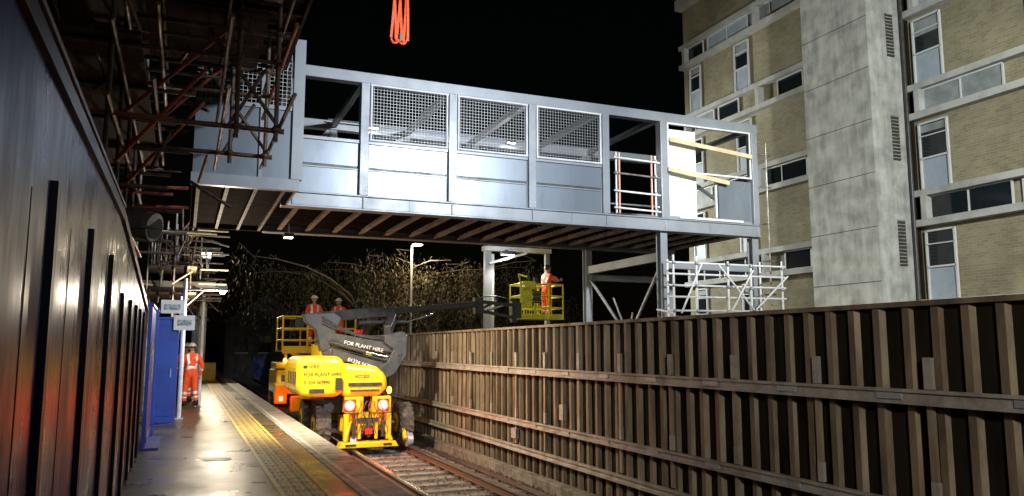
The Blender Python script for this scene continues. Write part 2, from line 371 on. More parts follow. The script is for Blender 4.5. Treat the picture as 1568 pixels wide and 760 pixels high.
while x<1.5: b.beam((x,Yn,5.7),(x,Yn,6.72),.0055,.0055,'mesh'); x+=.07
z=5.76
while z<6.7: b.beam((0,Yn+.01,z),(1.5,Yn+.01,z),.0055,.0055,'mesh'); z+=.07
b.build('landing_box',br)
b=MB()
for x in (4.0,7.6): b.box((x-.12,Y1-.35,6.93),(x+.12,Y1-.25,7.0),'black'); b.box((x-.1,Y1-.345,6.915),(x+.1,Y1-.255,6.929),'lamp')
b.box((2.9,Y1-.32,7.0),(8.4,Y1-.28,7.03),'black')
b.build('interior_lamps',br)

b=MB()
b.box((9.5,25.2,-1.1),(9.72,25.4,5.0),'steel'); b.box((9.78,25.3,-1.1),(9.86,25.38,4.9),'galv')
b.box((9.45,25.15,5.0),(12.0,25.45,5.16),'white'); b.beam((9.6,25.1,4.55),(11.0,25.1,4.96),.06,.08,'white'); b.box((11.8,25.2,-1.1),(11.95,25.35,5.0),'steel')  # white beams: glare of lit steel put into the colour
b.build('temporary_steel_frame')
b=MB(); b.box((10.0,24.9,4.86),(10.5,25.1,4.98),'black'); b.box((10.03,24.92,4.845),(10.47,25.08,4.858),'lamp'); b.box((10.2,25.1,4.9),(10.3,25.2,5.05),'black'); fl=b.build('work_light')

b=MB()
t=.026
g=[(9.75,14.3),(10.35,14.3),(11.2,14.3),(11.9,14.38),(12.9,14.5),(9.9,14.75),(12.6,14.9)]
for x,Y in g: b.tube((x,Y,-1.1),(x,Y,3.55+U(-.1,.15)),t,'white')
for z in (2.45,2.75,3.0,3.25,3.5):
    b.tube((9.6,14.3,z),(13.0,14.5,z+.04),t*.9,'white'); 
b.tube((9.7,14.3,2.4),(9.7,14.9,2.5),t,'white')
for x0,z0,x1,z1 in ((9.9,2.4,10.5,3.5),(10.9,3.5,11.9,2.5),(11.9,2.5,12.9,3.3),(11.2,2.4,11.9,3.4)): b.tube((x0,14.25,z0),(x1,14.3,z1),t*.85,'white')
b.tube((9.6,14.6,2.3),(13.,14.9,2.42),t,'white')
b.box((9.8,14.35,2.30),(12.8,14.85,2.34),'ply')
for x,Y in g[:5]:
    for z in (2.45,3.0,3.5): b.ell((x,Y-.02,z),(.045,.05,.045),'galv',8,5)
b.build('guard_rail_scaffold')
b=MB()
for z in (2.9,3.7,4.6,5.5,6.3): b.tube((12.62,14.8,z),(13.05,14.9,z+.02),.022,'tube')
b.tube((12.85,14.82,-1.1),(12.85,14.82,6.6),.022,'tube'); b.build('end_scaffold_ladder')

# ------------------------------------------------------------ hoarding left
b=MB()
hx=-.6
b.box((hx-.03,-3,0),(hx,8.2,2.92),'hoard'); b.prism([(8.2,0),(8.2,2.92),(12,2.55),(14.4,2.32),(14.4,0)],hx-.03,hx,'hoard','x')
b.box((hx,-3,2.86),(hx+.03,8.2,2.95),'batten')
b.beam((hx+.015,8.2,2.9),(hx+.015,14.4,2.31),.035,.09,'batten')
b.beam((hx+.02,1.5,3.0),(hx+.02,8.2,2.98),.03,.03,'rust')
for i,y in enumerate((2.6,4.15,5.75,7.3,8.8,10.1,11.3,12.4,13.5)):
    top=2.42 if y<8 else 2.2
    b.box((hx,y-.045,0),(hx+.03,y+.045,top),'batten')
y=1.2
while y<14.4:
    b.box((hx,y-.006,0),(hx+.003,y+.006,2.3),'batten'); y+=1.22
b.build('site_hoarding')
b=MB()
b.box((-.56,14.42,0),(-.50,16.3,2.34),'blue'); b.box((-.57,14.4,2.34),(-.48,16.32,2.40),'blue'); b.box((-.52,16.3,0),(-.45,16.38,2.4),'blue')
b.box((-.50,15.35,1.05),(-.49,15.95,1.62),'poster'); b.box((-.50,14.75,1.5),(-.49,15.25,1.75),'posterY'); b.box((-.5,14.42,.1),(-.485,16.3,.2),'blue')
b.box((-.55,14.3,.0),(-.3,16.2,.035),'blue')
b.build('blue_site_panel',bevel=.004)
b=MB()
b.box((-.72,19.3,0),(-.10,20.1,2.28),'blue'); b.box((-.74,19.28,2.28),(-.08,20.12,2.34),'blue'); b.box((-.62,19.28,.15),(-.2,19.30,2.15),'blue'); b.box((-.25,19.26,1.0),(-.22,19.28,1.2),'galv')
b.build('blue_cabinet',bevel=.01)
b=MB(); b.box((-.5,19.2,2.42),(-.02,19.24,2.72),'white'); b.box((-.22,19.2,2.05),(.22,19.24,2.38),'white'); b.tube((-.1,19.25,2.0),(-.1,19.25,2.8),.02,'galv'); b.box((-.44,19.19,2.5),(-.1,19.2,2.62),'poster'); b.box((-.15,19.19,2.15),(.15,19.2,2.28),'poster')
b.build('platform_sign')
b=MB()
b.tube((-.02,20.2,0),(-.02,20.2,3.3),.05,'white',12); b.tube((-.02,20.2,3.02),(.85,20.2,3.05),.025,'white'); b.box((.70,20.1,3.02),(.92,20.3,3.14),'white'); b.ell((.82,20.2,3.0),(.07,.07,.06),'lamp')
b.tube((-.02,20.2,2.6),(.4,20.2,3.03),.015,'white'); b.box((-.12,20.1,0),(.08,20.3,.03),'galv')
b.build('platform_lamp_post')

# ------------------------------------------------------------ scaffold (left, near)
sc=empty('access_scaffold')
b=MB()
def tb(p,q,k=None,r=.024): b.tube(p,q,r,k or random.choice(['tube','rust','rust','rust','tuber' if R()<.5 else 'rust']),7)
for x in (-1.5,-.78):
    for Y in (8.2,9.6,11.0,12.4,14.0):
        tb((x,Y,0),(x,Y,8.5))
for z in (3.2,3.9,4.6,5.3,6.0,7.2):
    for x in (-1.5,-.78): tb((x+.04,7.6,z),(x+.04,14.4,z+U(-.05,.05)))
    for Y in (8.2,9.6,11.,12.4,14.):
        if z>5 and Y<12: tb((-1.7,Y+.04,z),(U(.6,1.0),Y+.04,z))
        else: tb((-1.7,Y+.04,z),(-.4+U(0,.4),Y+.04,z))
for Y in (9.6,11.0):
    tb((-.8,Y,4.25),(1.0,Y,4.25),'rust',.034); tb((-.8,Y,5.45),(1.05,Y,5.45),'rust',.03); tb((-.8,Y,5.1),(1.0,Y,5.1),'rust',.026)
    for x in (.45,.9): tb((x,Y-.05,4.1),(x,Y-.05,6.1),'rust',.028)
    tb((-.75,Y+.06,4.3),(.35,Y+.06,5.5),'tuber'); tb((.95,Y+.06,4.3),(.1,Y+.06,5.45),'rust'); tb((-.8,Y-.08,3.7),(.1,Y-.08,4.9),'tuber')
    tb((.35,Y+.1,4.25),(.75,Y+.1,5.0),'rust')
for x in (-.4,.3,.95):
    for z in (4.28,5.05,5.5): tb((x,8.2,z),(x,12.2,z+U(-.08,.08)))
for i in range(8): 
    x=U(-.9,.2);Y=U(9,12.5);z=U(3.6,5.4); tb((x,Y,z),(x+U(-.6,.6),Y+U(-1,1),z+U(-.6,.6)))
for z in (3.35,3.75,4.05): tb((-1.0,12.8,z),(U(-.1,.1),12.8,z+.03),'tuber' if z>3.5 else 'tube')
b.build('tubes',sc)
b=MB()
for x in (.45,.9):
    for z in (4.25,5.1,5.45): b.ell((x,10.95,z),(.055,.055,.05),'rust',8,5); b.ell((x,9.55,z),(.055,.055,.05),'rust',8,5)
x=-1.7
while x<1.15:
    b.box((x,7.4,6.02+U(0,.01)),(x+.215,12.0+U(0,.2),6.06),'board'); x+=.225
y=7.6
while y<12: b.box((-1.7,y,5.92),(1.25,y+.07,5.99),'board'); y+=.6
b.box((-1.7,7.38,6.07),(1.25,7.41,6.3),'board'); b.box((1.23,7.42,5.9),(1.27,12.1,6.35),'board'); b.box((.9,12.22,5.95),(1.25,12.26,6.6),'board')
x=-1.7
while x<.7: b.box((x,9.3,5.56),(x+.215,11.4,5.60),'board'); x+=.225
x=-1.6
while x<-.6: b.box((x,8.,4.62),(x+.2,14.3,4.66),'board'); x+=.22
b.build('boards',sc)
b=MB(); b.tube((-.95,11.5,3.35),(-.42,11.2,3.22),.17,'galv',16,r2=.19); b.tube((-.43,11.2,3.22),(-.415,11.19,3.218),.15,'black',16); b.build('duct_roll',sc)
b=MB()
for i in range(150):
    Y=U(20.6,31); x=U(-.9,.6); z=U(2.9,4.9)
    q=random.choice([(U(.6,1.6),0,0),(0,U(1,2.5),U(-.1,.1)),(U(-.1,.1),0,U(.5,1.2)),(U(-.7,.7),U(-.8,.8),U(-.8,.8))])
    b.tube((x,Y,z),(min(.95,x+q[0]),Y+q[1],z+q[2]),.024,random.choice(['tube','rust','ply','tube']),6)
for Y in (21,23,25,27,29,31):
    for x in (-.9,-.3): b.tube((x,Y,0),(x,Y,5.),.024,'tube',7)
for z in (2.95,3.6): 
    for k in range(4): b.box((-.9+k*.3,20.6,z),(-.68+k*.3,31,z+.035),'ply' if k==3 else 'board')
b.build('canopy_scaffold')
b=MB(); b.box((-5,22,0),(-.95,60,3.2),'pwall'); b.box((-5.2,21.8,3.2),(.7,60.3,3.35),'render')
for i in range(8):
    Y=25+i*4; b.box((-.955,Y,.02),(-.93,Y+.9,2.1),'blue'); b.box((-.955,Y+1.4,1.0),(-.93,Y+2.9,2.1),'glass'); b.tube((.5,Y,0),(.5,Y,3.2),.05,'white')
b.build('station_building')

# ------------------------------------------------------------ buildings right
bd=empty('office_block')
FX=19.
def facade(y0,y1,off,top,wins,nm):
    w=MB(); w.box((FX,y0,-1.1),(FX+9,y1,top),'brick'); w.build(nm+'_walls',bd)
    c=MB(); g=MB()
    k=0; z=1.95+off
    while z<top-.2:
        c.box((FX-.26,y0-.0,z),(FX-.003,y1,z+.19),'conc'); 
        if z+1.05<top:
            c.box((FX-.26,y0,z+.84),(FX-.003,y1,z+1.02),'conc')
            y=y0+.15
            while y<y1-.6:
                L=random.choice([1.2,1.8,2.4]); L=min(L,y1-y-.1); kk=random.choice(['glass','blind','glass','wpanel','brick','bpanel','glass'])
                if kk!='brick':
                    g.box((FX-.05,y,z+.19),(FX-.006,y+L,z+.81),kk)
                    c.box((FX-.09,y,z+.192),(FX-.052,y+L,z+.22),'wframe'); c.box((FX-.09,y,z+.8),(FX-.052,y+L,z+.838),'wframe')
                    c.box((FX-.09,y-.03,z+.22),(FX-.052,y+.02,z+.8),'wframe'); c.box((FX-.09,y+L-.02,z+.22),(FX-.052,y+L+.03,z+.8),'wframe')
                    if L>1.5: c.box((FX-.08,y+L/2-.02,z+.22),(FX-.052,y+L/2+.02,z+.8),'wframe')
                y+=L+random.choice([.05,.3,.9])
            y=y1-.35
            while y>y0+.3: c.box((FX-.28,y-.08,z+.192),(FX-.004,y+.08,z+.838),'conc'); y-=4.4
        for (a,e) in wins:
            zz=z+1.03; ht=2.0
            if zz+ht>top+.2: continue
            g.box((FX-.05,a,zz),(FX-.006,e,zz+.85),'wpanel'); g.box((FX-.045,a+.02,zz+.9),(FX-.006,e-.02,zz+1.86),'glass')
            if R()<.5: g.box((FX-.049,a+.04,zz+1.5+U(-.2,.2)),(FX-.046,e-.04,zz+1.84),'blind')
            for q in (zz+.86,zz+1.86): c.box((FX-.1,a,q),(FX-.03,e,q+.05),'wframe')
            c.box((FX-.1,a,zz+1.5),(FX-.052,e,zz+1.53),'wframe')
            for q in (a-.02,e-.03): c.box((FX-.1,q,zz),(FX-.03,q+.05,zz+1.9),'wframe')
        z+=3.05; k+=1
    c.box((FX-.32,y0-.0,top),(FX+9,y1+.1,top+.45),'conc')
    c.build(nm+'_concrete_bands',bd); g.build(nm+'_windows',bd)
facade(18.45,26.7,-.9,15.9,[(19.0,19.55),(22.55,23.35),(25.5,26.2)],'rear_wing')
facade(1.,15.7,0.,20.5,[(14.62,15.5),(10.9,12.2),(8,9)],'front_wing')
b=MB()
b.box((17.5,15.80,-1.1),(26,18.32,24),'tower')
z=-1.1
while z<24: b.box((17.492,15.795,z),(17.499,18.32,z+.014),'fenced'); z+=1.52
b.box((FX-.1,15.702,-1.1),(FX+3,15.79,20),'fenced'); b.tube((FX-.25,15.7,-1),(FX-.25,15.7,20),.06,'black')  # dark strip painted in for the shade of the corner recess
for z0 in (3.9,6.9,9.95,12.9,0.8):
    b.box((18.22,15.785,z0),(18.5,15.799,z0+1.3),'black')
    z=z0+.06
    while z<z0+1.28: b.box((18.2,15.76,z),(18.52,15.784,z+.022),'rail'); z+=.1
b.build('stair_tower',bd)

# ------------------------------------------------------------ lifting sling + crane cable
b=MB()
cx,cy=4.15,16.6
def strand(x0,x1,zlo,amp):
    pr=None
    for i in range(26):
        t=i/25; z=zlo+(13.2-zlo)*t
        x=x0*(1-t)+x1*t+amp*math.sin(t*9+x0*40); y=cy+.05*math.sin(t*7+x1*30)
        p=Vector((cx+x,y,z))
        if pr: b.beam(pr,p,.055,.02,'sling')
        pr=p
for x0,x1,am in ((-.17,-.1,.025),(-.11,-.05,.03),(.05,.0,.02),(.14,.06,.03),(.19,.1,.015),(-.02,.04,.03)): strand(x0,x1,8.5+U(0,.15),am)
for s in (-1,1):
    pr=None
    for i in range(10):
        a=math.pi*i/9; p=Vector((cx+s*.09+.085*math.cos(a),cy,8.55-.1*math.sin(a)))
        if pr: b.beam(pr,p,.05,.03,'sling')
        pr=p
b.ell((cx,cy,13.3),(.12,.08,.2),'black'); b.tube((cx,cy,13.3),(cx,cy,30),.02,'cable')
b.tube((cx+.03,cy-.03,8.5),(cx+.03,cy-.03,8.68),.03,'galv')
b.build('lifting_sling')

# ------------------------------------------------------------ boom lift (front)
bl=empty('boom_lift')
def wheel(b,c,r,w,ax=(1,0,0)):
    c=Vector(c); ax=Vector(ax)
    b.tube(c-ax*w/2,c+ax*w/2,r*.93,'rubber',24); b.tube(c-ax*(w/2-.04),c+ax*(w/2-.04),r,'rubber',24)
    for s in(-1,1): b.tube(c+ax*s*(w/2-.01),c+ax*s*(w/2+.012),r*.52,'yellow',16); b.tube(c+ax*s*(w/2+.01),c+ax*s*(w/2+.03),r*.2,'black',10)
    for i in range(20):
        a=2*math.pi*i/20; d=Vector((0,math.cos(a),math.sin(a)))
        for s in(-1,1): b.beam(c+d*r*.97+ax*s*w*.08,c+d*r*.97+ax*s*w*.48+Vector((0,-math.sin(a),math.cos(a)))*.05,.05,.07,'rubber')
def railgear(b,y,X):
    for x in (3.8,5.24):
        b.tube((x-.05,y,-.56),(x+.05,y,-.56),.155,'galv',16); b.tube((x-.09 if x>4.5 else x+.05,y,-.56),(x-.05 if x>4.5 else x+.09,y,-.56),.185,'galv',16)
        xx=x+(.12 if x<4.5 else -.12); b.beam((xx,y+.5,-.1),(xx,y,-.56),.08,.1,'yellow')
CX=4.2
b=MB()
for y in (19.75,21.9):
    wheel(b,(CX-1.02,y,-.2),.47,.36); wheel(b,(CX+1.02,y,-.2),.47,.36); b.tube((CX-1,y,-.2),(CX+.9,y,-.2),.09,'black')
b.build('wheels',bl)
b=MB(); b.box((CX-.62,19.35,-.35),(CX+.55,22.3,.05),'yellow'); b.box((CX-.5,19.0,-.2),(CX+.42,19.35,.12),'yellow')
b.prism([(CX-.75,-.68),(CX-.7,-.55),(CX+.6,-.55),(CX+.68,-.68)],18.75,19.15,'yellow')
b.box((CX-.62,18.9,-.52),(CX-.5,19.05,.1),'yellow'); b.box((CX+.4,18.9,-.52),(CX+.52,19.05,.1),'yellow'); b.box((CX-.28,18.92,-.5),(CX-.2,19.0,.3),'yellow'); b.box((CX+.12,18.92,-.5),(CX+.2,19.0,.3),'yellow')
b.box((CX-.62,18.88,.12),(CX-.17,19.2,.5),'yellow'); b.box((CX+.05,18.88,.12),(CX+.5,19.2,.5),'yellow')
b.beam((CX-.6,18.8,-.55),(CX-.45,19.0,-.1),.07,.09,'yellow'); b.beam((CX+.5,18.8,-.55),(CX+.35,19.0,-.1),.07,.09,'yellow')
b.build('chassis',bl,bevel=.02)
b=MB(); railgear(b,19.1,CX); railgear(b,22.5,CX)
for x in (CX-.38,CX-.02,CX+.32): b.tube((x,18.93,-.45),(x,18.93,-.05),.045,'black',10); b.tube((x,18.93,-.05),(x,18.93,.2),.022,'chrome',10)
for i in range(7):
    x=CX-.4+i*.13; pr=None
    for j in range(8):
        p=Vector((x+.05*math.sin(j*1.3+i),18.86-.03*math.sin(j),.4-j*.11)); 
        if pr: b.tube(pr,p,.012,'black',5,cap=False)
        pr=p
b.box((CX-.3,18.9,-.1),(CX+.2,18.96,.0),'black'); b.box((CX-.12,18.85,-.38),(CX+.05,18.9,-.25),'decalr')
b.box((CX-.6,18.74,-.64),(CX-.35,18.752,-.59),'decalb'); b.box((CX+.3,18.74,-.64),(CX+.5,18.752,-.59),'decalb')
b.build('rail_gear',bl)
b=MB()
for c in (CX-.50,CX+.30):
    b.tube((c,18.875,.30),(c,18.84,.30),.12,'redlamp',16); b.tube((c,18.84,.30),(c,18.832,.30),.055,'redlampc',14); b.box((c-.14,18.862,.16),(c+.14,18.879,.44),'black')
b.ell((CX+.55,19.3,.62),(.06,.06,.09),'amber')
b.build('tail_lights',bl)
b=MB()
def rounded(x0,x1,z0,z1,r):
    pts=[]
    for cx_,cz_,a0 in ((x1-r,z0+r,-90),(x1-r,z1-r,0),(x0+r,z1-r,90),(x0+r,z0+r,180)):
        for i in range(5): a=math.radians(a0+i*22.5); pts.append((cx_+r*math.cos(a),cz_+r*math.sin(a)))
    return pts
b.prism(rounded(2.45,3.6,.50,1.46,.28),18.9,21.2,'yellow'); b.build('engine_hood',bl,bevel=.14,seg=4)
b=MB(); b.prism([(3.5,.5),(4.4,.5),(4.62,.72),(4.58,1.0),(4.35,1.2),(3.5,1.3)],18.85,21.,'yellow'); b.build('counterweight',bl,bevel=.12,seg=4)
b=MB(); b.box((3.2,19.5,.1),(4.6,21.6,.5),'black'); b.box((2.8,21.1,.5),(4.6,22.6,1.35),'yellow'); b.box((3.2,20.2,1.3),(4.5,21.8,1.75),'yellow')
b.box((3.65,18.82,.75),(4.45,18.848,.83),'black'); b.box((3.7,18.82,.62),(4.4,18.848,.67),'black'); b.box((3.35,18.8,.66),(3.5,18.88,.95),'decalb'); b.box((2.75,18.88,.6),(3.1,18.897,.70),'black')
for i in range(5): b.box((2.445,18.99+i*.3,.8),(2.46,19.15+i*.3,1.1),'black')
b.tube((3.3,19.3,1.45),(3.3,19.3,1.62),.05,'black'); b.box((2.6,18.885,1.18),(2.7,18.897,1.25),'decalb')
b.build('turret',bl,bevel=.012)
text('hire_lettering','FOR PLANT HIRE',(2.62,18.885,1.0),.115,'decalb',bl); text('phone_number_lettering','01234 567890',(2.62,18.885,.82),.105,'decalb',bl); text('capacity_lettering','HIRE',(2.72,18.885,1.18),.12,'decalr',bl)
text('rear_lettering','ACCESS',(3.8,18.842,.95),.10,'decalb',bl)
b=MB()
DX=-.25
def sx(p): return (p[0]+DX,p[1],p[2])
b.beam(sx((3.35,20.25,1.98)),(5.1,19.95,1.62),.24,.24,'black'); b.beam(sx((3.5,20.25,1.6)),(4.95,19.95,1.10),.24,.22,'black')
b.beam(sx((3.3,20.25,1.75)),(4.9,19.95,1.32),.08,.05,'black')
b.prism([(4.72,1.98),(5.2,2.08),(5.32,1.95),(5.30,1.45),(5.0,1.0),(4.7,.85),(4.45,.95),(4.45,1.08),(4.8,1.3),(4.95,1.6),(4.72,1.78)],19.75,20.1,'black')
b.prism([(x+DX,z) for x,z in [(2.98,2.5),(3.75,2.55),(3.95,2.4),(3.85,2.2),(3.65,1.6),(3.45,1.55),(3.3,2.1),(3.05,2.3)]],20.1,20.5,'black')
s0=Vector((3.1,20.25,2.42)); s1=Vector((8.18,22.4,2.97))
mid=s0.lerp(s1,.42)
b.beam(s0,mid,.26,.27,'black'); b.beam(mid,s1,.17,.18,'black'); b.beam(mid-(s1-s0).normalized()*.1,mid+(s1-s0).normalized()*.02,.3,.31,'black')
b.beam((4.85,20.0,2.08),(5.2,20.9,2.45),.2,.3,'black')
b.build('boom_arms',bl,bevel=.025)
b=MB()
b.tube((3.4,20.05,1.8),(4.3,19.95,1.55),.06,'black',10); b.tube((4.3,19.95,1.55),(4.85,19.9,1.42),.035,'chrome',10)
b.tube((4.2,20.5,2.3),(5.6,21.05,2.36),.055,'black',10); b.tube((5.6,21.05,2.36),(6.5,21.5,2.6),.03,'chrome',10)
for p in ((5.08,19.72,1.85),(5.12,19.72,1.5),(4.65,19.72,1.05),(3.4,20.08,2.3),(3.3,20.08,1.75)): b.tube(p,(p[0],p[1]+.06,p[2]),.04,'black',12)
for k in range(3):
    pr=None
    for j in range(12):
        t=j/11; p=Vector((3.2+1.8*t,20.02-.2*t,2.28+.08*k-.42*t-.12*math.sin(t*math.pi)*(1+k*.5)))
        if pr: b.tube(pr,p,.014,'black',5)
        pr=p
k1=Vector((8.18,22.4,3.05)); k2=Vector((8.2,22.4,2.78)); e1=Vector((9.75,23.3,3.02)); e2=Vector((9.75,23.3,2.62))
b.beam(k1,e1,.09,.1,'black'); b.beam(k2,e2,.09,.09,'black'); b.beam(k1+Vector((0,0,.12)),k2-Vector((0,0,.1)),.22,.2,'black'); b.beam(k2,(9.0,22.87,3.1),.06,.06,'black'); b.tube((8.6,22.6,2.8),(9.3,23.05,3.0),.04,'chrome')
b.beam(e1+Vector((0,0,.15)),e2-Vector((0,0,.15)),.16,.16,'black')
pr=None
for j in range(14):
    t=j/13; p=k1.lerp(e1,t)+Vector((0,-.05,.12*math.sin(t*math.pi)+.1))
    if pr: b.tube(pr,p,.018,'black',5)
    pr=p
b.build('jib_and_rams',bl)
text('boom_lettering','FOR PLANT HIRE',(3.7,19.85,1.75),.135,'decal',bl,(math.pi/2,math.radians(12),0)); text('phone_lettering','01234 567890',(3.8,19.83,1.33),.13,'decal',bl,(math.pi/2,math.radians(18),0))
text('boom_badge','HIRE',(3.95,19.86,2.02),.13,'decalr',bl,(math.pi/2,0,math.radians(20)))
def basket(b,x0,x1,y0,y1,z0,k,h=1.15,r=.024):
    b.box((x0,y0,z0),(x1,y1,z0+.05),k); b.box((x0,y0,z0+.05),(x1,y0+.012,z0+.18),k)
    for z in (z0+h,z0+h*.66,z0+h*.33):
        for p,q in (((x0,y0,z),(x1,y0,z)),((x0,y1,z),(x1,y1,z)),((x0,y0,z),(x0,y1,z)),((x1,y0,z),(x1,y1,z))): b.tube(p,q,r,k,8)
    nx=3
    for i in range(nx+1):
        x=x0+(x1-x0)*i/nx
        for y in (y0,y1): b.tube((x,y,z0),(x,y,z0+h),r,k,8)
b=MB(); basket(b,9.98,11.5,23.25,24.15,2.57,'lime',1.15,.03)
b.box((10.02,23.18,2.95),(10.35,23.24,3.6),'lime'); b.box((10.08,23.12,3.55),(10.45,23.4,3.8),'lime'); b.box((10.4,23.2,3.1),(10.68,23.24,3.5),'black')
x=10.0
while x<10.75: b.tube((x,23.22,2.6),(x,23.22,3.72),.012,'lime',6); x+=.09
for z in (2.85,3.0,3.15,3.3,3.45,3.6): b.tube((9.98,23.21,z),(10.75,23.21,z),.012,'lime',6)
b.tube((10.0,23.25,3.7),(10.05,23.6,4.05),.03,'lime'); b.tube((10.05,23.6,4.05),(10.4,23.7,4.0),.03,'lime'); b.box((10.5,23.3,3.72),(10.62,23.4,3.95),'black'); b.tube((10.3,23.3,3.8),(10.3,23.3,4.2),.02,'black'); b.box((9.75,23.2,2.6),(9.98,23.4,3.1),'black')
b.build('basket',bl)

# ------------------------------------------------------------ second platform machine
b2=empty('work_platform_truck')
ZD=1.58
b=MB()
for y in (26.6,29.2): wheel(b,(3.05,y,-.2),.46,.34); wheel(b,(5.15,y,-.2),.46,.34)
railgear(b,25.9,4.1); b.build('wheels',b2)
b=MB(); b.box((3.2,25.8,-.35),(5.,29.9,.15),'yellow'); b.box((2.75,25.9,.2),(3.9,28.2,.95),'yellow'); b.box((4.0,26,.2),(5.3,29,.9),'yellow'); b.box((2.72,26,1.0),(3.3,27.4,1.2),'yellow')
b.box((2.7,25.85,-.1),(3.1,26.1,.55),'yellow'); b.build('body',b2,bevel=.05)
b=MB(); basket(b,2.9,5.2,25.9,27.6,ZD-.05,'yellow',1.12,.03)
b.beam((3.2,26.1,.9),(5.0,26.1,ZD-.1) ,.06,.08,'yellow'); b.beam((5.0,26.1,.9),(3.2,26.1,ZD-.1),.06,.08,'yellow'); b.box((2.9,25.86,ZD-.1),(5.2,25.897,ZD+.08),'yellow')
b.box((3.3,25.92,ZD+.7),(3.55,26.1,ZD+1.05),'black'); b.tube((3.05,26.2,.95),(3.05,26.2,ZD-.05),.05,'yellow')
b.build('work_deck',b2)
b=MB(); b.box((2.85,25.83,.0),(2.97,25.848,.14),'redlamp'); b.box((3.3,25.85,.3),(3.42,25.89,.42),'redlamp'); b.ell((3.0,25.9,1.25),(.06,.06,.08),'amber'); b.box((2.9,25.88,.6),(3.3,25.897,.8),'decalb'); b.box((3.45,25.88,.55),(3.8,25.897,.8),'decalb'); b.build('lamps_and_decals',b2)

